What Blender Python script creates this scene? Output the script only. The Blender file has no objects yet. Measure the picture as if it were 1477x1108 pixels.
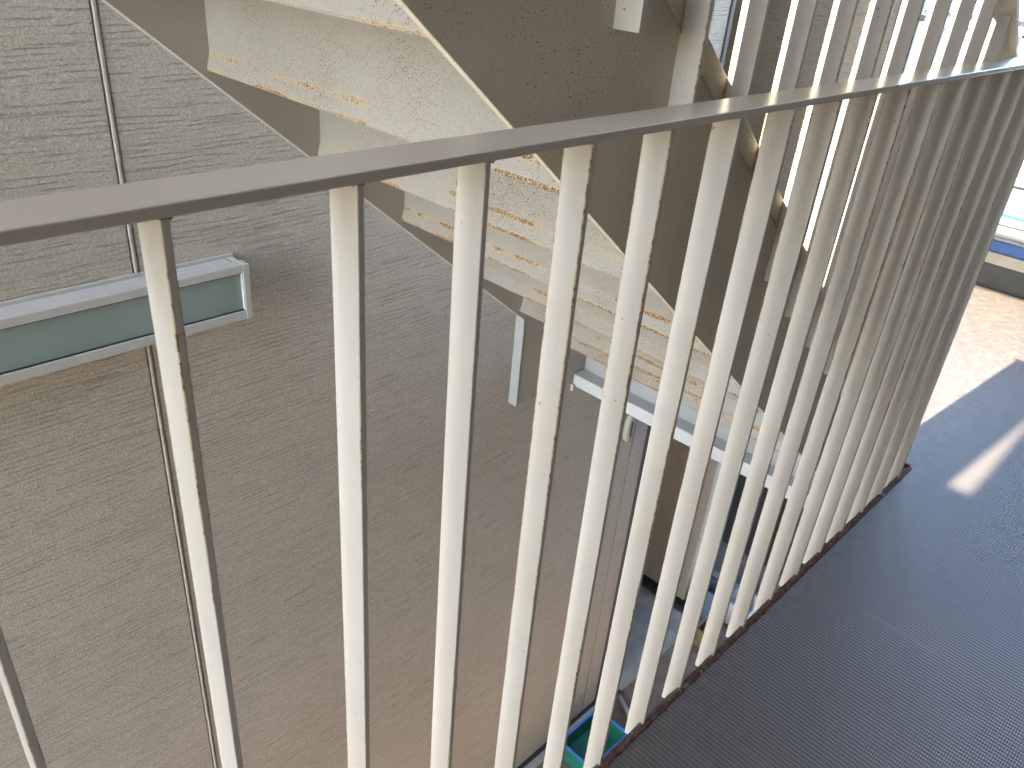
import bpy, bmesh, math, random
from mathutils import Vector, Matrix, noise as mnoise
random.seed(7)
SC = bpy.context.scene
COL = SC.collection
rad = math.radians

# ------------------------------------------------------------------ camera
cam_d = bpy.data.cameras.new('camera')
cam = bpy.data.objects.new('camera', cam_d)
COL.objects.link(cam)
a, b, g = 7.33796362e-01, 5.17807697e-01, 9.33856158e-02      # yaw, pitch down, roll
ca, sa, cb, sb, cg, sg = math.cos(a), math.sin(a), math.cos(b), math.sin(b), math.cos(g), math.sin(g)
fwd = Vector((ca*cb, sa*cb, -sb)); rt = Vector((sa, -ca, 0)); up = rt.cross(fwd)
R2 = cg*rt + sg*up; U2 = -sg*rt + cg*up
M = Matrix((R2, U2, -fwd)).transposed().to_4x4()
cam.matrix_world = M
cam_d.sensor_width = 36; cam_d.lens = 1161.3/1477*36
cam_d.clip_start = 0.02; cam_d.clip_end = 600
cam_d.dof.use_dof = True; cam_d.dof.focus_distance = 1.15; cam_d.dof.aperture_fstop = 16
SC.camera = cam

# ------------------------------------------------------------------ world, sun, exposure
SUN_EL = 41.0
SUN_AZ = -4.3                 # travel direction of the light, degrees from +X
w = bpy.data.worlds.new('World'); SC.world = w; w.use_nodes = True
nt = w.node_tree
bg = nt.nodes['Background']; bg.inputs[1].default_value = 0.15
sky = nt.nodes.new('ShaderNodeTexSky'); sky.sky_type = 'NISHITA'; sky.sun_disc = False
sky.sun_elevation = rad(SUN_EL)
sky.sun_rotation = rad(-85.7)
sky.air_density = 1.0; sky.dust_density = 0.6; sky.ozone_density = 1.4
nt.links.new(sky.outputs[0], bg.inputs[0])
sd = bpy.data.lights.new('sun', 'SUN'); sd.energy = 2.0; sd.angle = rad(0.53); sd.color = (1.0, 0.95, 0.82)
sun = bpy.data.objects.new('sun', sd); COL.objects.link(sun)
tr = Vector((math.cos(rad(SUN_EL))*math.cos(rad(SUN_AZ)), math.cos(rad(SUN_EL))*math.sin(rad(SUN_AZ)), -math.sin(rad(SUN_EL))))
sun.rotation_euler = tr.to_track_quat('-Z', 'Y').to_euler()
sun.location = (-6, 0, 8)
SC.view_settings.view_transform = 'Standard'; SC.view_settings.look = 'None'
SC.view_settings.exposure = 4.0; SC.view_settings.gamma = 1.0
SC.view_settings.use_curve_mapping = False
SC.cycles.max_bounces = 12; SC.cycles.diffuse_bounces = 6

# ------------------------------------------------------------------ node helpers
ALB = .70                    # scales down all mixed base colours, to cut bounce light between surfaces
class NT:
    def __init__(s, name):
        s.m = bpy.data.materials.new(name); s.m.use_nodes = True
        s.t = s.m.node_tree; s.bsdf = s.t.nodes['Principled BSDF']; s.out = s.t.nodes['Material Output']
    def n(s, typ, **kw):
        nd = s.t.nodes.new(typ)
        for k, v in kw.items():
            if k.startswith('i_'): nd.inputs[k[2:].replace('_', ' ')].default_value = v
            else: setattr(nd, k, v)
        return nd
    def L(s, o, i): s.t.links.new(o, i)
    def val(s, x, sock):
        if hasattr(x, 'is_linked') or hasattr(x, 'links'): s.L(x, sock)
        else: sock.default_value = x
    def math(s, op, x, y=None, clamp=False):
        nd = s.n('ShaderNodeMath', operation=op, use_clamp=clamp)
        s.val(x, nd.inputs[0])
        if y is not None: s.val(y, nd.inputs[1])
        return nd.outputs[0]
    def coord(s, kind='Object', scale=(1, 1, 1), rnd=False, rot=(0, 0, 0)):
        tc = s.n('ShaderNodeTexCoord'); o = tc.outputs[kind]
        if rnd:
            oi = s.n('ShaderNodeObjectInfo')
            sc = s.n('ShaderNodeVectorMath', operation='ADD')
            mu = s.math('MULTIPLY', oi.outputs['Random'], 37.0)
            s.L(o, sc.inputs[0]); s.L(mu, sc.inputs[1]); o = sc.outputs[0]
        mp = s.n('ShaderNodeMapping'); mp.inputs['Scale'].default_value = scale; mp.inputs['Rotation'].default_value = rot
        s.L(o, mp.inputs[0]); return mp.outputs[0]
    def noise(s, v, scale, detail=4, rough=.55, dist=0):
        nd = s.n('ShaderNodeTexNoise'); s.L(v, nd.inputs['Vector'])
        nd.inputs['Scale'].default_value = scale; nd.inputs['Detail'].default_value = detail
        nd.inputs['Roughness'].default_value = rough; nd.inputs['Distortion'].default_value = dist
        return nd.outputs['Fac']
    def ramp(s, f, lo, hi):
        nd = s.n('ShaderNodeMapRange', clamp=True); nd.interpolation_type = 'SMOOTHSTEP'
        s.L(f, nd.inputs[0]); nd.inputs[1].default_value = lo; nd.inputs[2].default_value = hi
        return nd.outputs[0]
    def mix(s, f, c1, c2):
        nd = s.n('ShaderNodeMix', data_type='RGBA')
        s.val(f, nd.inputs[0])
        for c, i in ((c1, 6), (c2, 7)):
            if isinstance(c, tuple): nd.inputs[i].default_value = (*(x*ALB for x in c), 1)
            else: s.L(c, nd.inputs[i])
        return nd.outputs[2]
    def bump(s, h, strength, dist, prev=None):
        nd = s.n('ShaderNodeBump'); nd.inputs['Strength'].default_value = strength; nd.inputs['Distance'].default_value = dist
        s.L(h, nd.inputs['Height'])
        if prev is not None: s.L(prev, nd.inputs['Normal'])
        s.L(nd.outputs[0], s.bsdf.inputs['Normal']); return nd.outputs[0]
    def fin(s, col, rough=.5, spec=.5, metal=0):
        if isinstance(col, tuple): s.bsdf.inputs['Base Color'].default_value = (*col, 1)
        else: s.L(col, s.bsdf.inputs['Base Color'])
        s.val(rough, s.bsdf.inputs['Roughness']); s.bsdf.inputs['Specular IOR Level'].default_value = spec
        s.bsdf.inputs['Metallic'].default_value = metal
        return s.m

CREAM = (.73, .67, .57)
RUST1 = (.33, .13, .035); RUST2 = (.07, .028, .012); STAIN = (.60, .40, .16)

def painted(name, base=CREAM, rough=.42, edge=None, speck=0.0, line=None, scratch=.5, sp_th=(.60, .66)):
    """cream gloss paint on steel; rust as chips along the edges / speckles / a line along a bend"""
    s = NT(name)
    v = s.coord('Object', rnd=True)
    big = s.noise(v, 3.0, 4); mid = s.noise(v, 22, 4)
    c = s.mix(s.ramp(big, .3, .7), tuple(x*.93 for x in base), tuple(min(1, x*1.05) for x in base))
    c = s.mix(s.math('MULTIPLY', s.ramp(mid, .5, .75), .28), c, (base[0]*.86, base[1]*.82, base[2]*.74))
    mask = None; halo = None
    tc = s.n('ShaderNodeTexCoord'); sx = s.n('ShaderNodeSeparateXYZ'); s.L(tc.outputs['Object'], sx.inputs[0])
    if edge:                                   # edge=(half depth)
        ay = s.math('ABSOLUTE', sx.outputs['Y']); ax = s.math('ABSOLUTE', sx.outputs['X'])
        e = s.math('MULTIPLY', s.ramp(ay, edge*.82, edge*.98), s.ramp(ax, .0012, .0026))
        n1 = s.noise(v, 150, 5, .65); n2 = s.noise(s.coord('Object', (1, 1, .45), True), 9, 3)
        n3 = s.math('MULTIPLY', s.ramp(n2, .44, .61), s.ramp(n1, .50, .58))
        mask = s.math('MULTIPLY', s.ramp(s.math('MULTIPLY', e, s.math('ADD', .55, s.math('MULTIPLY', n1, .9))), .80, .95), n3)
        halo = s.math('MULTIPLY', s.math('MULTIPLY', s.ramp(e, .05, .9), s.ramp(n2, .45, .62)), .7)
        chips = s.ramp(s.noise(v, 150, 2, .5), .755, .78)
        mask = s.math('MAXIMUM', mask, chips)
    if speck > 0:
        n1 = s.noise(v, 480, 2, .5); n2 = s.noise(v, 4.5, 4, .6)
        pk = s.math('ADD', n1, s.math('MULTIPLY', n2, .35*speck))
        m2 = s.ramp(pk, sp_th[0]+.17, sp_th[1]+.17)
        h2 = s.math('MULTIPLY', s.ramp(pk, sp_th[0]+.08, sp_th[1]+.2), .3)
        mask = m2 if mask is None else s.math('MAXIMUM', mask, m2)
        halo = h2 if halo is None else s.math('MAXIMUM', halo, h2)
    if line:                                   # list of (z, half width, strength)
        for (axis, z, hw, st) in line:
            d = s.math('ABSOLUTE', s.math('SUBTRACT', sx.outputs[axis], z))
            k = s.math('SUBTRACT', 1.0, s.ramp(d, hw*.2, hw))
            n1 = s.noise(v, 95, 6, .7); n2 = s.noise(v, 5, 3)
            g_ = s.math('MULTIPLY', s.ramp(n2, .36, .58), k)
            m3 = s.math('MULTIPLY', s.ramp(s.math('MULTIPLY', g_, n1), .33/st, .44/st), s.ramp(s.noise(v, 420, 2, .5), .46, .56))
            h3 = s.math('MULTIPLY', g_, .55*st)
            mask = m3 if mask is None else s.math('MAXIMUM', mask, m3)
            halo = h3 if halo is None else s.math('MAXIMUM', halo, h3)
    bumpv = s.noise(v, 180, 3)
    prev = s.bump(bumpv, .12, .002)
    if mask is not None:
        c = s.mix(halo, c, STAIN)
        rc = s.mix(s.noise(v, 160, 3), RUST2, RUST1)
        c = s.mix(mask, c, rc)
        prev = s.bump(mask, .5, .0015, prev)
        r = s.math('ADD', rough, s.math('MULTIPLY', mask, .45))
    else:
        r = rough
    return s.fin(c, r, .5)

M_BAR = painted('baluster_paint', edge=.0163)
M_STAIRBAR = painted('stair_baluster_paint', edge=.0163)
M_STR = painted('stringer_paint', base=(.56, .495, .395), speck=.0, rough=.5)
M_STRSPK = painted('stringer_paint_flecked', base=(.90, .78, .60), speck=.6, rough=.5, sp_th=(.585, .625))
M_STEP = painted('step_paint', base=(.375, .34, .28), speck=.9, line=[('Z', .027, .009, 1.0), ('Z', .001, .006, 1.15)], rough=.45)
M_BEAM = painted('beam_paint', base=(.40, .395, .375), speck=.25, rough=.5)
M_RAIL = painted('handrail_paint', base=(.80, .70, .565), rough=.24)

def siding_mat():
    s = NT('wood_grain_siding')
    v = s.coord('Object', (1, 1, 1))
    lg = s.coord('Object', (4.5, 4.5, 130.0))          # long thin grain cracks along the board
    lg2 = s.coord('Object', (9, 9, 60.0))
    n1 = s.noise(lg, 1.0, 3, .5, .25); n2 = s.noise(lg2, 1.0, 4, .6, .3)
    fine = s.noise(v, 230, 3, .6); mid = s.noise(v, 70, 4, .6)
    sx = s.n('ShaderNodeSeparateXYZ'); s.L(v, sx.inputs[0])
    wob = s.noise(s.coord('Object', (3.0, 3.0, 16.0)), 1.0, 3)
    ph = s.math('ADD', s.math('MULTIPLY', sx.outputs['Z'], 2*math.pi/.0125), s.math('MULTIPLY', wob, 16.0))
    rib = s.math('MULTIPLY', s.ramp(s.math('SINE', ph), .55, .98), s.ramp(n2, .40, .60))
    crack = s.math('MULTIPLY', s.ramp(n1, .625, .65), s.ramp(s.noise(v, 11, 2), .42, .56))
    ck = s.math('MAXIMUM', s.math('MULTIPLY', crack, .6), s.math('MULTIPLY', rib, .55))
    base = s.mix(s.ramp(s.noise(v, 1.6, 4), .3, .7), (.62, .525, .385), (.67, .57, .425))
    base = s.mix(s.math('MULTIPLY', s.ramp(fine, .45, .7), .7), base, (.90, .81, .68))
    base = s.mix(s.math('MULTIPLY', s.ramp(fine, .44, .30), .35), base, (.22, .195, .165))
    base = s.mix(s.math('MULTIPLY', ck, .58), base, (.17, .14, .105))
    h = s.math('ADD', s.math('MULTIPLY', fine, .5), s.math('MULTIPLY', mid, .5))
    p = s.bump(h, .8, .005)
    h2 = s.math('SUBTRACT', 1.0, ck)
    s.bump(h2, .7, .005, p)
    return s.fin(base, .55, .45)
M_SID = siding_mat()

def floor_mat():
    s = NT('embossed_vinyl_floor')
    v = s.coord('Object'); sx = s.n('ShaderNodeSeparateXYZ'); s.L(v, sx.inputs[0])
    kx = 2*math.pi/.019; ky = 2*math.pi/.0092
    px = s.math('MULTIPLY', sx.outputs['X'], kx); py = s.math('MULTIPLY', sx.outputs['Y'], ky)
    wa = s.math('SINE', s.math('ADD', px, py)); wb = s.math('SINE', s.math('SUBTRACT', px, py))
    wv = s.math('MULTIPLY', wa, wb)
    big = s.noise(v, 2.2, 5, .6); sp = s.noise(v, 500, 2)
    c = s.mix(s.ramp(big, .3, .72), (.164, .132, .110), (.212, .172, .143))
    c = s.mix(s.math('MULTIPLY', s.ramp(sp, .3, .7), .35), c, (.11, .09, .08))
    c = s.mix(s.math('MULTIPLY', s.ramp(wv, .1, .75), .7), c, (.33, .285, .252))
    # scuffs running across the walkway
    sc_ = s.noise(s.coord('Object', (60, 1.2, 1)), 1.0, 3); sm = s.math('MULTIPLY', s.ramp(sc_, .665, .70), .45)
    c = s.mix(sm, c, (.30, .27, .24))
    st = s.ramp(s.noise(v, 7, 5, .65), .62, .78)
    c = s.mix(s.math('MULTIPLY', st, .4), c, (.09, .075, .065))
    dn = s.noise(v, 26, 5, .7)                                   # grit and dust gathered along the edge strip, plus trodden pale patches
    ed = s.math('MULTIPLY', s.ramp(sx.outputs['Y'], .36, .43), s.ramp(dn, .42, .62))
    c = s.mix(s.math('MULTIPLY', ed, .45), c, (.34, .29, .245))
    pt = s.ramp(s.noise(v, 3.4, 5, .7), .56, .74)
    c = s.mix(s.math('MULTIPLY', pt, .18), c, (.33, .285, .25))
    gr = s.ramp(s.noise(v, 210, 1, .4), .77, .80)
    c = s.mix(s.math('MULTIPLY', gr, .6), c, (.50, .45, .39))
    p = s.bump(wv, .7, .0011)
    s.bump(s.noise(v, 300, 2), .2, .001, p)
    return s.fin(c, .36, .85)
M_FLOOR = floor_mat()

def simple(name, c, rough=.5, metal=0, var=.12, scale=12, bump=0.0, spec=.5):
    s = NT(name); v = s.coord('Object')
    n = s.noise(v, scale, 5, .6)
    col = s.mix(s.ramp(n, .3, .7), tuple(x*(1-var) for x in c), tuple(min(1, x*(1+var)) for x in c))
    if bump: s.bump(s.noise(v, scale*8, 4), .4, bump)
    return s.fin(col, rough, spec, metal)
M_ALU = simple('silver_aluminium', (.66, .63, .56), .40, .0, .05, 30)
M_ALUDK = simple('grey_plastic_trim', (.16, .165, .175), .5, 0, .1)
M_TRIM = simple('dark_corner_trim', (.065, .07, .078), .5, 0, .1)
M_SEAL = simple('joint_sealant', (.54, .455, .35), .85, 0, .12, 60, .001)
M_DARK = simple('black_flashing', (.022, .022, .024), .5, 0, .2)
M_UPST = simple('grey_waterproof_coating', (.075, .085, .095), .55, 0, .3, 9, .002)
M_CREAMCAP = simple('cream_coping', (.72, .67, .60), .5, 0, .08)
M_BLUE = simple('blue_paint', (.05, .20, .62), .4, 0, .08)
M_WHITE = simple('white_paint', (.76, .76, .74), .4, 0, .05)
M_FLANGE = simple('pale_flange', (.60, .595, .565), .45, 0, .06)  # flange band toned paler than the beam web
M_GREYP = simple('grey_metal_post', (.34, .36, .40), .4, .3, .06)
M_PAV = simple('brown_ground_paving', (.21, .148, .112), .8, 0, .25, 14, .003)
M_CONC = simple('grey_concrete_apron', (.10, .10, .10), .85, 0, .3, 8, .004, .2)
M_GROUND = simple('ground_concrete', (.40, .36, .31), .85, 0, .2, 5, .005)
M_GREEN = simple('green_plastic', (.015, .19, .12), .5, 0, .15, 30)
M_PIPE = simple('grey_pvc_pipe', (.36, .35, .33), .35, 0, .08)
M_HOUSE = simple('house_render', (.42, .43, .43), .7, 0, .1)
M_TILE = simple('blue_grey_roof_tile', (.24, .28, .36), .5, 0, .2, 20)
M_CONCSLAB = simple('painted_soffit', (.55, .52, .47), .7, 0, .08)
M_WALLR = simple('corridor_wall_paint', (.13, .105, .085), .7, 0, .08)
M_CAPC = simple('cream_plastic', (.60, .55, .42), .45, 0, .05)
M_SHED = simple('dark_steel_shed', (.03, .034, .04), .45, .2, .2)
M_PALEB = simple('pale_blue_metal', (.55, .62, .70), .35, 0, .05)
M_KHAKI = simple('khaki_bag', (.25, .18, .08), .8, 0, .2)
M_BLUEGR = simple('blue_grey_plastic', (.16, .22, .30), .4, 0, .1)

def kerb_mat():
    s = NT('rust_brown_edge_coat'); v = s.coord('Object')
    n = s.noise(v, 60, 6, .7); n2 = s.noise(v, 14, 4)
    c = s.mix(s.ramp(n, .35, .65), (.12, .048, .036), (.36, .155, .11))
    c = s.mix(s.math('MULTIPLY', s.ramp(n2, .54, .66), s.ramp(n, .5, .6)), c, (.42, .36, .31))
    s.bump(n, .8, .004)
    return s.fin(c, .7, .3)
M_KERB = kerb_mat()
def fillet_mat():
    s = NT('grey_mortar_fillet'); v = s.coord('Object'); n = s.noise(v, 50, 5, .7)
    c = s.mix(s.ramp(n, .35, .7), (.20, .17, .145), (.36, .33, .29)); s.bump(n, .6, .003)
    return s.fin(c, .8, .3)
M_FIL = fillet_mat()

def glass_mat():
    s = NT('frosted_green_glass'); v = s.coord('Object')
    n = s.noise(v, 2.5, 3)
    c = s.mix(s.ramp(n, .3, .7), (.33, .40, .35), (.39, .46, .40))
    s.bump(s.noise(v, 400, 2), .12, .0006)
    m = s.fin(c, .28, .5); return m
M_GLASS = glass_mat()
def frosted():
    s = NT('frosted_white_panel'); v = s.coord('Object')
    n = s.noise(v, 9, 4)
    c = s.mix(s.ramp(n, .3, .7), (.40, .44, .43), (.50, .53, .51))
    s.bsdf.inputs['Transmission Weight'].default_value = .25
    return s.fin(c, .5, .4)
M_FROST = frosted()

# ------------------------------------------------------------------ mesh helpers
def box(bm, x0, x1, y0, y1, z0, z1, bev=0):
    vs = [bm.verts.new((x, y, z)) for x in (x0, x1) for y in (y0, y1) for z in (z0, z1)]
    fs = []
    for q in ((0, 1, 3, 2), (4, 6, 7, 5), (0, 4, 5, 1), (2, 3, 7, 6), (0, 2, 6, 4), (1, 5, 7, 3)):
        fs.append(bm.faces.new([vs[i] for i in q]))
    if bev:
        es = set(e for f_ in fs for e in f_.edges)
        bmesh.ops.bevel(bm, geom=list(es), offset=bev, segments=2, affect='EDGES', profile=.5)
def prism(bm, pts, y0, y1):
    """XZ outline extruded along Y"""
    A = [bm.verts.new((x, y0, z)) for x, z in pts]; B = [bm.verts.new((x, y1, z)) for x, z in pts]
    n = len(pts); bm.faces.new(A); bm.faces.new(B[::-1])
    for i in range(n): bm.faces.new((A[i], B[i], B[(i+1) % n], A[(i+1) % n]))
def tube(bm, p0, p1, r0, r1=None, seg=16, cap=True):
    r1 = r0 if r1 is None else r1
    p0 = Vector(p0); p1 = Vector(p1); d = (p1-p0).normalized()
    u = d.orthogonal().normalized(); v = d.cross(u)
    A = []; B = []
    for i in range(seg):
        t = 2*math.pi*i/seg; o = u*math.cos(t)+v*math.sin(t)
        A.append(bm.verts.new(p0+o*r0)); B.append(bm.verts.new(p1+o*r1))
    for i in range(seg): bm.faces.new((A[i], A[(i+1) % seg], B[(i+1) % seg], B[i]))
    if cap: bm.faces.new(A[::-1]); bm.faces.new(B)
def make(name, bm, mat, parent=None, loc=(0, 0, 0), smooth=False):
    bmesh.ops.recalc_face_normals(bm, faces=bm.faces[:])
    me = bpy.data.meshes.new(name); bm.to_mesh(me); bm.free(); me.materials.append(mat)
    o = bpy.data.objects.new(name, me); COL.objects.link(o); o.location = loc
    if parent is not None: o.parent = parent
    if smooth:
        for p in me.polygons: p.use_smooth = True
    return o
def mbox(name, mat, parent, x0, x1, y0, y1, z0, z1, bev=0.0):
    """a box whose origin is its own centre"""
    c = ((x0+x1)/2, (y0+y1)/2, (z0+z1)/2); bm = bmesh.new()
    box(bm, x0-c[0], x1-c[0], y0-c[1], y1-c[1], z0-c[2], z1-c[2], bev)
    o = make(name, bm, mat, parent)
    if parent is not None:
        o.location = Vector(c)-Vector(parent.location)
    else: o.location = c
    return o
def thing(name, label, cat, loc=(0, 0, 0), group=None):
    o = bpy.data.objects.new(name, None); COL.objects.link(o); o.location = loc
    o.empty_display_size = .1
    o['label'] = label; o['category'] = cat
    if group: o['group'] = group
    return o
def tag(o, label, cat, group=None):
    o['label'] = label; o['category'] = cat
    if group: o['group'] = group
    return o
def struct(o, label=None, cat=None):
    o['kind'] = 'structure'
    if label: o['label'] = label
    if cat: o['category'] = cat
    return o
def copy_to(o, parent, loc):
    c = o.copy(); COL.objects.link(c); c.parent = parent; c.location = loc; return c

ZF = -1.25          # walkway floor (camera is the origin)
ZG = -4.145         # ground

# ------------------------------------------------------------------ ground and floors
bm = bmesh.new(); box(bm, -200, 200, -200, 200, -.3, 0)
struct(make('ground', bm, M_GROUND, None, (0, 0, ZG-.004)), 'grey open ground around the building', 'ground')
bm = bmesh.new(); box(bm, -3.0, 4.6, -1.2, 1.698, -.05, 0)
struct(make('paving', bm, M_PAV, None, (0, 0, ZG)), 'brown paving below the staircase along the siding wall', 'paving')
bm = bmesh.new(); box(bm, 4.28, 4.05, 1.70, 3.4, -.05, .012)
struct(make('concrete_apron', bm, M_CONC, None, (0, 0, ZG)), 'grey concrete apron in the corner below the stairs', 'paving')
# walkway: one L shaped sheet
bm = bmesh.new()
pts = [(-4.0, -1.15), (3.985, -1.15), (3.985, 3.3), (3.0, 3.3), (3.0, 1.742), (2.2, 1.742), (2.2, .432), (-4.0, .432)]
top = [bm.verts.new((x, y, 0)) for x, y in pts]; bot = [bm.verts.new((x, y, -.12)) for x, y in pts]
bm.faces.new(top); bm.faces.new(bot[::-1])
for i in range(len(pts)): bm.faces.new((top[i], bot[i], bot[(i+1) % len(pts)], top[(i+1) % len(pts)]))
struct(make('walkway_floor', bm, M_FLOOR, None, (0, 0, ZF)), 'taupe embossed sheet floor of the upper walkway beside the railing', 'floor')

# ------------------------------------------------------------------ walls
wall = thing('siding_wall', 'long grey beige wood grain siding wall behind the steel staircase', 'wall', (0, 1.75, ZG))
def wpanel(name, mat, x0, x1, z0, z1, y0=1.75, y1=1.90, bev=0.0): return mbox(name, mat, wall, x0, x1, y0, y1, z0, z1, bev)
JX = .652
wpanel('siding_panel', M_SID, -3.0, JX-.0064, ZG+.045, 4.28, bev=.003)
wpanel('siding_panel', M_SID, JX+.0064, 2.848, ZG+.045, 4.28, bev=.003)
wpanel('corner_panel', M_SID, 2.853, 2.966, ZG+.045, 4.28, bev=.002)
wpanel('joint_sealant', M_SEAL, JX-.0062, JX+.0062, ZG+.045, 4.28, 1.7555, 1.85)
bm = bmesh.new(); prev = None                       # one raised bead of sealant down the joint
for i in range(0, 440):
    z = ZG+.05+i*.0195
    if z > 4.26: break
    r = .0046+.0006*mnoise.noise(Vector((3, 0, z*30)))
    cx = JX+.0008*mnoise.noise(Vector((9, 4, z*12)))
    ring = [bm.verts.new((cx-r*math.cos(t), 1.7515-r*math.sin(t)*1.0, z)) for t in (0, .5, 1.05, 1.57, 2.1, 2.64, 3.14)]
    if prev:
        for k in range(6): bm.faces.new((prev[k], prev[k+1], ring[k+1], ring[k]))
    prev = ring
o = make('sealant_bead', bm, M_SEAL, wall, smooth=True); o.location = -Vector(wall.location)
wpanel('base_flashing', M_DARK, -3.0, 2.972, ZG+.012, ZG+.043, 1.742, 1.88)
wpanel('corner_trim', M_TRIM, 2.968, 2.994, ZG+.02, 4.28, 1.744, 1.92, .003)
# cream vent cap on the corner
vc = thing('vent_cap', 'small cream oval cap with dark slot on the siding under the landing beam', 'vent cap', (2.775, 1.748, -2.015))
bm = bmesh.new()
N = 20; rings = []
for (off, s_) in ((0, 1.0), (.016, 1.0), (.024, .86), (.026, .60)):
    rings.append([bm.verts.new((.030*s_*math.cos(2*math.pi*i/N), -off, .075*s_*math.copysign(abs(math.sin(2*math.pi*i/N))**.8, math.sin(2*math.pi*i/N)))) for i in range(N)])
for r0, r1 in zip(rings, rings[1:]):
    for i in range(N): bm.faces.new((r0[i], r0[(i+1) % N], r1[(i+1) % N], r1[i]))
bm.faces.new(rings[-1]); bm.faces.new(rings[0][::-1])
make('cap_body', bm, M_CAPC, vc, smooth=True)
bm = bmesh.new(); box(bm, -.006, .006, -.0285, -.020, -.042, .042, .002); make('slot', bm, M_DARK, vc)

# recess wall turning away at the corner and the end wall facing the camera
bm = bmesh.new(); box(bm, 2.86, 2.962, 0, 1.4, 0, 7.0)
tag(make('return_wall', bm, M_SID, None, (0, 1.93, ZG+.02)), 'short siding return wall behind the dark corner trim', 'wall')
ew = thing('end_wall', 'siding end wall facing back toward the staircase', 'wall', (4.1, 2.4, ZG))
mbox('siding_panel', M_SID, ew, 4.1, 4.25, 2.497, 3.4, ZG+.06, 4.28, .003)
mbox('siding_panel', M_SID, ew, 4.1, 4.25, 1.86, 2.487, ZG+.06, -1.42, .003)
mbox('siding_panel', M_SID, ew, 4.1, 4.25, 1.56, 2.487, -1.24, 4.28, .003)
mbox('joint_sealant', M_SEAL, ew, 4.104, 4.2, 2.486, 2.498, ZG+.06, 4.28)
mbox('base_flashing', M_DARK, ew, 4.088, 4.24, 1.86, 3.4, ZG+.012, ZG+.058)
mbox('floor_band', M_BEAM, ew, 4.06, 4.25, 1.56, 3.4, -1.42, -1.245)
mbox('corner_trim', M_GREYP, ew, 4.092, 4.26, 1.50, 1.558, -1.24, 4.28, .003)

# ------------------------------------------------------------------ slot window on the siding
wn = thing('slot_window', 'long low window box with silver frame and frosted green glass on the siding', 'window', (.1, 1.75, -.83))
X0, X1, YF, ZT, ZB = -.75, .885, 1.676, -.753, -.893
def wb(name, mat, *q, bev=0.0): return mbox(name, mat, wn, *q, bev)
wb('top_rail', M_ALU, X0, X1-.0165, YF, YF+.03, ZT-.020, ZT, bev=.0012)
wb('bottom_rail', M_ALU, X0, X1-.0165, YF, YF+.03, ZB, ZB+.022, bev=.0012)
wb('end_stile', M_ALU, X1-.016, X1, YF-.001, YF+.03, ZB-.001, ZT+.001, bev=.0012)
wb('end_stile', M_ALU, X0-.018, X0-.002, YF-.001, YF+.03, ZB, ZT, bev=.0012)
wb('pane', M_GLASS, X0+.001, X1-.017, YF+.009, YF+.014, ZB+.0215, ZT-.0195)
wb('glazing_bead', M_WHITE, X1-.0185, X1-.0165, YF+.001, YF+.009, ZB+.0225, ZT-.0205)
wb('gasket', M_DARK, X0+.001, X1-.0172, YF+.0055, YF+.0088, ZT-.0232, ZT-.0202)
wb('gasket', M_DARK, X0+.001, X1-.0172, YF+.0055, YF+.0088, ZB+.0222, ZB+.0245)
wb('hood', M_ALU, X0, X1-.024, YF+.031, 1.742, ZT-.012, ZT-.002, bev=.001)
wb('back_frame', M_ALU, X0, X1-.004, 1.7425, 1.7495, ZB-.004, ZT+.006, bev=.001)
wb('side_cheek', M_ALU, X1-.022, X1-.006, YF+.031, 1.742, ZB, ZT-.001, bev=.001)
wb('bottom_cheek', M_ALU, X0, X1-.024, YF+.031, 1.742, ZB, ZB+.01, bev=.001)

# ------------------------------------------------------------------ staircase
st = thing('steel_staircase', 'cream steel stair with rusty steps rising behind the railing', 'staircase', (1.93, .99, ZF))
def sm(name, bm, mat): 
    o = make(name, bm, mat, st); o.location = -Vector(st.location); return o
SL = .80
YN0, YN1 = .541, .552          # near plate
YF0, YF1 = 1.440, 1.470        # far plate
def zb(x): return -.0585-SL*(x-.432)     # lower edge
def zt(x): return zb(x)+.325             # upper edge
XA, XB = -1.12, 1.94
def plate(y0, y1, pts, bev=.0015):
    bm = bmesh.new(); prism(bm, pts, y0, y1)
    bmesh.ops.bevel(bm, geom=bm.edges[:], offset=bev, segments=1, affect='EDGES')
    return bm
pn = [(XA, zb(XA)), (XB, zb(XB)), (XB+.30, -1.36), (2.30, -1.36), (2.30, ZF-.002), (2.205, zt(2.205)), (XA, zt(XA))]
pn = [(XA, zb(XA)), (1.98, zb(1.98)), (1.98, -1.345), (2.195, -1.345), (2.195, zt(2.195)), (XA, zt(XA))]
sm('stringer', plate(YN0, YN1, pn), M_STRSPK)
pf = [(XA, zb(XA)), (1.624, zb(1.624)), (1.632, -1.315), (2.195, -1.345), (2.195, zt(2.195)), (XA, zt(XA))]
sm('stringer', plate(YF0, YF1, pf), M_STR)
bm = bmesh.new(); box(bm, 1.624, 1.634, YF0-.001, YF0+.034, -1.318, -1.010, .002); sm('end_plate', bm, M_BEAM)
# weld seam along the near plate
bm = bmesh.new()
nseg = 160; prevr = None
for i in range(nseg+1):
    x = -.4+i*2.3/nseg; z = -.0567-.80*(x-.7805)
    r = .0022+.0012*mnoise.noise(Vector((x*40, 0, 0)))
    ring = [bm.verts.new((x+.6*r*math.cos(t), YN0-.0002-r*math.sin(t), z+.8*r*math.cos(t))) for t in (0, 1.05, 2.1, 3.14)]
    if prevr:
        for k in range(3): bm.faces.new((prevr[k], prevr[k+1], ring[k+1], ring[k]))
    prevr = ring
sm('weld_seam', bm, M_STR)
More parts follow.
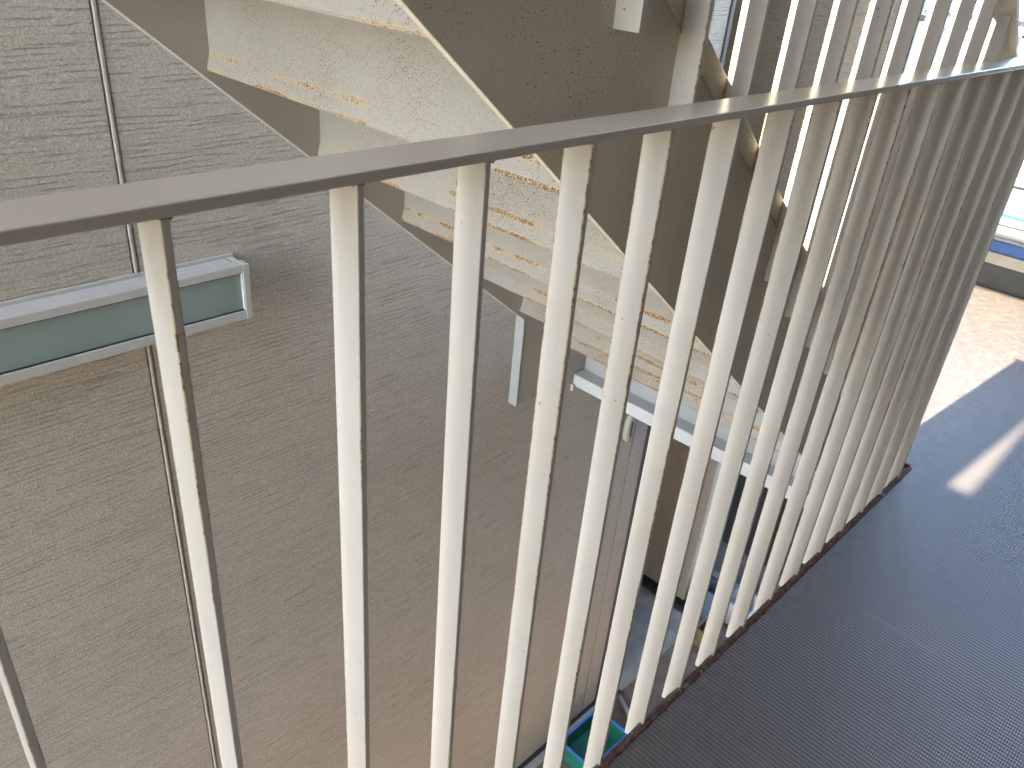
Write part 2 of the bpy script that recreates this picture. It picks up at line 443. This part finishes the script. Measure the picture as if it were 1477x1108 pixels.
# folded steps: riser, kicked out lip at its foot, tread plate running on to the next riser
GO, RI = .222, .1776
def step_mesh():
    bm = bmesh.new(); t = .0045
    pts = [(-.022, .000), (-.0205, -.0035), (.010, .006), (GO+.028, .006), (GO+.028, .011), (.012, .011),
           (.012, .036), (.012, RI+.004), (.0075, RI+.004), (.0075, .034), (-.0195, .0055)]
    pts = [(.001, 0.0), (.004, -.0032), (.0135, .024), (.0135, RI+.002), (.009, RI+.002), (.009, .029)]
    prism(bm, pts, -.4435, .4435)
    bmesh.ops.bevel(bm, geom=[e for e in bm.edges if abs(e.verts[0].co.y-e.verts[1].co.y) > .1], offset=.0012, segments=2, affect='EDGES')
    box(bm, .0145, GO+.006, -.4432, .4432, RI-.004+.001-RI+.028, .0305)      # tread plate
    return bm
p0 = None
for k in range(-8, 6):
    x = .711+GO*k; z = -.268-RI*k
    loc = Vector((x, .996, z))-Vector(st.location)
    if p0 is None:
        p0 = make('step', step_mesh(), M_STEP, st); p0.location = loc
    else: copy_to(p0, st, loc)
# landing channel: web, flanges
bm = bmesh.new(); box(bm, 1.955, 1.962, YN1+.001, YF0-.001, -1.345, -1.19); sm('landing_beam', bm, M_BEAM)
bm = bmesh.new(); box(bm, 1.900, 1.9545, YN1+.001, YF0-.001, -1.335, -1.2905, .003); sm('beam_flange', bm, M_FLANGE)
bm = bmesh.new(); box(bm, 1.966, 2.197, YN1+.001, YF0-.001, -1.27, ZF-.006); sm('landing_plate', bm, M_FLOOR)
bm = bmesh.new(); box(bm, 1.888, 1.8995, YF0-.014, YF0-.001, -1.35, -1.325, .002); sm('beam_cleat', bm, M_STR)
# stair balusters, all the same flat bar
BT, BD = .006, .033
def bar_mesh(h):
    bm = bmesh.new(); box(bm, -BT/2, BT/2, -BD/2, BD/2, 0, h, .0009); return bm
HB = .985
sb0 = None
for k in range(-7, 11):
    x = .706+.121*k-.003; z = -.0857-SL*(x-.706)
    loc = Vector((x, .508+BD/2, z))-Vector(st.location)
    if sb0 is None:
        sb0 = make('baluster', bar_mesh(HB), M_STAIRBAR, st); sb0.location = loc
    else: copy_to(sb0, st, loc)
# stair handrail, flat bar, with dropped end
def hz(x): return -.050-SL*(x-1.875)
bm = bmesh.new(); prism(bm, [(-1.0, hz(-1.0)), (2.045, hz(2.045)), (2.045, hz(2.045)+.012), (-1.0, hz(-1.0)+.012)], .499, .547); sm('handrail', bm, M_RAIL)
bm = bmesh.new(); box(bm, 2.030, 2.042, .505, .5405, -1.2, hz(2.04)+.002, .001); sm('end_post', bm, M_STAIRBAR)

# ------------------------------------------------------------------ railing beside the camera
rl = thing('balcony_railing', 'cream flat bar railing with rust chipped balusters along the walkway edge', 'railing', (.6, .4545, ZF))
def rm(name, bm, mat, smooth=False):
    o = make(name, bm, mat, rl, smooth=smooth); o.location = -Vector(rl.location); return o
bm = bmesh.new(); box(bm, -1.6, 2.19, .4365, .4845, -.1588, -.1505, .0012); rm('handrail', bm, M_RAIL)
xs = [-.905+.1195*i for i in range(9)]+[.184, .317, .440, .5635, .684, .807, .931, 1.051, 1.170, 1.288, 1.407, 1.526, 1.644, 1.763, 1.882, 2.000, 2.128]
zbot = -1.30
rb0 = None
for i, x in enumerate(xs):
    loc = Vector((x, .438+BD/2, zbot))-Vector(rl.location)
    if rb0 is None:
        rb0 = make('baluster', bar_mesh(-.1592-zbot), M_BAR, rl); rb0.location = loc; o = rb0
    else: o = copy_to(rb0, rl, loc)
    o.rotation_euler = (rad(random.uniform(-.12, .12)), rad(random.uniform(-.12, .12)), rad(random.uniform(-.8, .8)))
# weld fillets under the handrail
bm = bmesh.new()
for x in xs:
    for sx in (-1, 1):
        r = .0028
        pr = None
        for j in range(9):
            y = .440+j*.0036
            rr = r*(.8+.5*abs(mnoise.noise(Vector((x*50+sx, j*.9, 0)))))
            tri = [bm.verts.new((x+sx*.0031, y, -.1590-rr*1.2)), bm.verts.new((x+sx*(.0031+rr*.75), y, -.1588-rr*.45)), bm.verts.new((x+sx*(.0031+rr*1.3), y, -.1590))]
            if pr:
                for q in range(2): bm.faces.new((pr[q], pr[q+1], tri[q+1], tri[q]))
            pr = tri
rm('weld_fillet', bm, M_RAIL)['kind'] = 'stuff'
# ragged rust brown edge strip and mortar fillet at the foot of the railing
def ragged(y0, y1, h, x0, x1, seed, amp, step=.006):
    bm = bmesh.new(); n = int((x1-x0)/step); prev = None
    for i in range(n+1):
        x = x0+(x1-x0)*i/n
        n1 = mnoise.noise(Vector((x*38, seed, 0)))+.6*mnoise.noise(Vector((x*110, seed, 3)))
        n2 = mnoise.noise(Vector((x*30, seed+7, 0)))+.6*mnoise.noise(Vector((x*95, seed+9, 3)))
        hh = h*(1+.35*mnoise.noise(Vector((x*70, seed+20, 0))))
        a0 = y0+amp*n1; a1 = y1+amp*n2; c = (a0+a1)/2+amp*.6*mnoise.noise(Vector((x*60, seed+31, 0)))
        row = [bm.verts.new((x, a0, ZF+.0005)), bm.verts.new((x, a0+(c-a0)*.35, ZF+hh*.8)), bm.verts.new((x, c, ZF+hh)), bm.verts.new((x, a1-(a1-c)*.3, ZF+hh*.75)), bm.verts.new((x, a1, ZF-.012))]
        if prev:
            for k in range(4): bm.faces.new((prev[k], prev[k+1], row[k+1], row[k]))
        prev = row
    return bm
rm('edge_strip', ragged(.4295, .4390, .005, -1.6, 2.20, 2.0, .0028), M_KERB, True)
bm = bmesh.new(); box(bm, -1.6, 2.198, .4325, .436, ZF-.13, ZF-.004); rm('edge_angle', bm, M_KERB)
rm('mortar_fillet', ragged(.438, .446, .003, -1.6, 2.20, 11.0, .002), M_FIL, True)
bm = bmesh.new(); box(bm, 2.196, 2.204, .437, .54, ZF-.10, ZF+.010, .002); rm('return_strip', bm, M_KERB)
bm = bmesh.new(); box(bm, -1.6, 2.19, .4525, .460, ZF-.13, ZF-.045); rm('fascia_plate', bm, M_STR)

# ------------------------------------------------------------------ end of the walkway: upstand, coping, railing
up_ = thing('end_upstand', 'dark coated upstand with cream coping closing the walkway end', 'parapet', (4.02, .2, ZF))
mbox('upstand', M_UPST, up_, 3.985, 4.085, -1.2, 1.74, ZF-.12, -1.137, .003)
mbox('coping', M_CREAMCAP, up_, 3.965, 4.085, -1.2, 1.50, -1.1365, -1.086, .004)
er = thing('end_railing', 'pale metal railing with frosted panels at the walkway end', 'railing', (4.02, .2, -1.085))
M_RAILW = simple('pale_aluminium', (.50, .51, .52), .35, .1, .05)
def eb(name, mat, *q, bev=0.0): return mbox(name, mat, er, *q, bev)
eb('blue_rail', M_BLUE, 3.975, 4.075, -1.2, 1.495, -1.0858, -1.036, bev=.004)
eb('lower_rail', M_RAILW, 3.98, 4.02, -1.2, 1.49, -1.0355, -1.024, bev=.002)
eb('panel', M_FROST, 3.997, 4.003, -1.2, 1.49, -1.0235, -.966)
eb('middle_rail', M_CREAMCAP, 3.985, 4.02, -1.2, 1.49, -.9655, -.934, bev=.002)
eb('blue_bead', M_BLUE, 3.983, 4.018, -1.2, 1.49, -.9335, -.918, bev=.002)
eb('panel', M_FROST, 3.997, 4.003, -1.2, 1.49, -.9175, -.797)
eb('upper_rail', M_RAILW, 3.98, 4.02, -1.2, 1.49, -.7965, -.782, bev=.002)
eb('top_rail', M_RAILW, 3.975, 4.03, -1.2, 1.49, -.225, -.198, bev=.003)
s0 = None
for i in range(24):
    y = -1.15+i*.112
    if s0 is None: s0 = eb('slat', M_RAILW, 3.99, 4.01, y, y+.022, -.7815, -.2255, bev=.002)
    else: copy_to(s0, er, (s0.location.x, s0.location.y+i*.112, s0.location.z))
for y in (-.02, 1.06):
    eb('post', M_GREYP, 3.95, 3.978, y, y+.045, -1.085, .9, bev=.003)

# ------------------------------------------------------------------ below: shed, clutter, crate, pipe
sh = thing('storage_shed', 'dark steel shed with pale top edge beyond the ground floor opening', 'shed', (4.9, 1.2, ZG))
mbox('body', M_SHED, sh, 4.6, 5.3, .55, 2.30, ZG+.30, -2.99, .006)
mbox('roof_edge', M_PALEB, sh, 4.57, 5.33, .52, 2.34, -2.985, -2.90, .008)
mbox('plinth', M_ALUDK, sh, 4.62, 5.28, .57, 2.28, ZG+.01, ZG+.295)
def crate(name, lab, cat, x, y, w_, d_, h_, mat, lipmat):
    t = thing(name, lab, cat, (x, y, ZG))
    th = .004
    for (q0, q1, q2, q3) in ((-w_, -w_+th, -d_, d_), (w_-th, w_, -d_, d_), (-w_+th, w_-th, -d_, -d_+th), (-w_+th, w_-th, d_-th, d_)):
        bm = bmesh.new(); box(bm, q0, q1, q2, q3, .006, h_, .001); make('side_panel', bm, mat, t)
    bm = bmesh.new(); box(bm, -w_+th, w_-th, -d_+th, d_-th, .004, .008); make('base', bm, mat, t)
    for i in range(2):
        for s_ in (-1, 1):
            bm = bmesh.new()
            if i == 0: box(bm, -w_-.006, w_+.006, s_*d_-.008, s_*d_+.006, h_, h_+.014, .003)
            else: box(bm, s_*w_-.008, s_*w_+.006, -d_+.0065, d_-.0085, h_+.001, h_+.0135, .003)
            make('rim', bm, lipmat, t)
    return t
crate('garden_crate', 'green plastic crate with blue rim on the brown paving by the wall base', 'crate', 2.70, 1.545, .165, .115, .13, M_GREEN, M_BLUE)
pp = thing('drain_pipe', 'short grey pipe with black end lying on the brown paving', 'pipe', (3.1, 1.60, ZG+.02))
bm = bmesh.new(); tube(bm, (.03, .075, 0), (-.06, -.09, 0), .017); make('pipe_body', bm, M_PIPE, pp, smooth=True)
bm = bmesh.new(); tube(bm, (.044, .10, 0), (.028, .071, 0), .020); make('end_cap', bm, M_DARK, pp, smooth=True)
crate('storage_box', 'white box with blue grey rim in front of the dark shed', 'box', 4.30, 1.52, .10, .09, .20, M_WHITE, M_BLUEGR)
crate('storage_bin', 'blue grey bin standing on the concrete near the end wall', 'box', 4.18, 1.72, .07, .06, .26, M_BLUEGR, M_DARK)
crate('storage_box', 'khaki box beside the blue grey bin below the stairs', 'box', 3.92, 1.56, .06, .06, .14, M_KHAKI, M_KHAKI)

# ------------------------------------------------------------------ neighbour house seen past the end railing
hs = thing('neighbour_house', 'grey house with blue grey tiled roof beyond the walkway end', 'house', (16, 4, ZG))
mbox('wall', M_HOUSE, hs, 14.3, 19, -4, 9, ZG, -.72)
mbox('gutter', M_WHITE, hs, 13.75, 13.88, -4.3, 9.3, -.80, -.70, .02)
mbox('eave_board', M_ALUDK, hs, 13.88, 14.29, -4.3, 9.3, -.70, -.60)
bm = bmesh.new()
for r in range(14):
    for cidx in range(46):
        x = 13.7+r*.22; y = -4.3+cidx*.296; z = -.60+r*.10
        v_ = []
        for j in range(5):
            yy = y+.29*j/4; hh = .05*math.sin(math.pi*j/4)
            v_.append((bm.verts.new((x, yy, z+hh+.03)), bm.verts.new((x+.26, yy, z+hh+.10))))
        for j in range(4): bm.faces.new((v_[j][0], v_[j+1][0], v_[j+1][1], v_[j][1]))
        fr = [bm.verts.new((x, y, z)), bm.verts.new((x, y+.29, z))]
        bm.faces.new([fr[0], fr[1]]+[v_[j][0] for j in (4, 3, 2, 1, 0)])
o = make('roof_tiles', bm, M_TILE, hs); o.location = -Vector(hs.location); o['kind'] = 'stuff'
# bright fence in front of the house
fn = thing('boundary_fence', 'pale panel fence between the walkway end and the grey house', 'fence', (8.5, 2, ZG))
f0 = None
for i in range(16):
    y = -3+i*.6
    if f0 is None: f0 = mbox('fence_panel', M_CREAMCAP, fn, 8.5, 8.53, y, y+.585, ZG, -2.2, .004)
    else: copy_to(f0, fn, (f0.location.x, f0.location.y+i*.6, f0.location.z))

# ------------------------------------------------------------------ the rest of the building, plus unseen pieces added to block light
bm = bmesh.new(); box(bm, -3.3, 4.0, -1.3, .512, 0, .16)
struct(make('upper_walkway_slab', bm, M_CONCSLAB, None, (0, 0, 1.5)), 'underside of the walkway one floor up', 'slab')
bm = bmesh.new(); box(bm, -1.65, -1.13, .513, 1.745, 0, .158); box(bm, -2.6, -1.652, .513, .86, 0, .157); box(bm, 2.15, 4.0, .513, 1.745, 0, .158); box(bm, 3.0, 4.05, 1.748, 3.3, 0, .157)
struct(make('upper_landing_slab', bm, M_CONCSLAB, None, (0, 0, 1.5)), 'landing slab at the head of the stairs', 'slab')
bm = bmesh.new(); box(bm, -6, 3.98, -1.45, -1.301, 0, 7.1)
tag(make('corridor_wall', bm, M_WALLR, None, (0, 0, ZG)), 'plain plastered wall of the flats behind the walkway', 'wall')
bm = bmesh.new(); box(bm, .80, .93, .515, 1.745, 0, .17)
tag(make('shading_beam', bm, M_BEAM, None, (0, 0, 1.5)), 'unseen beam added over the stair opening for its shadow', 'beam')  # unseen beam, placed to cast a shadow band on the far floor
bm = bmesh.new(); box(bm, 4.09, 4.25, -1.3, -.05, 0, 2.7)
tag(make('added_side_wall', bm, M_WALLR, None, (0, 0, ZF+.002)), 'unseen wall added at the walkway end to cut incoming light', 'wall')  # unseen wall, put here to darken the far balusters
bm = bmesh.new(); box(bm, -1.15, 5.0, -1.5, 3.6, 0, .2)
struct(make('roof_slab', bm, M_CONCSLAB, None, (0, 0, 4.3)), 'underside of the roof over the stair opening', 'roof')
bm = bmesh.new(); box(bm, -5, 4.2, .10, .25, 0, 2.76)
tag(make('added_ground_wall', bm, M_HOUSE, None, (0, 0, ZG+.002)), 'unseen ground floor wall added under the walkway to cut light', 'wall')  # unseen wall, put in to dim the lower siding
bm = bmesh.new(); box(bm, -3.45, -3.302, -1.3, -.15, 0, 2.745)
tag(make('light_blocking_wall', bm, M_WALLR, None, (0, 0, ZF+.002)), 'unseen wall added across part of the near walkway end to block light', 'wall')  # added out of view, sized to keep light off the far balusters
bm = bmesh.new(); box(bm, 5.45, 5.6, -1.3, 3.6, 0, 2.83)
tag(make('sky_blocking_wall', bm, M_HOUSE, None, (0, 0, ZG+.002)), 'grey wall added behind the dark shed to block sky light', 'wall')  # added to block sky light reaching the concrete apron
bm = bmesh.new(); box(bm, 2.862, 4.24, 3.405, 3.55, 0, 8.4)
tag(make('added_recess_wall', bm, M_SID, None, (0, 0, ZG+.002)), 'siding wall added at the back of the recess to shut out sky light', 'wall')  # added to close the open side and darken the recess
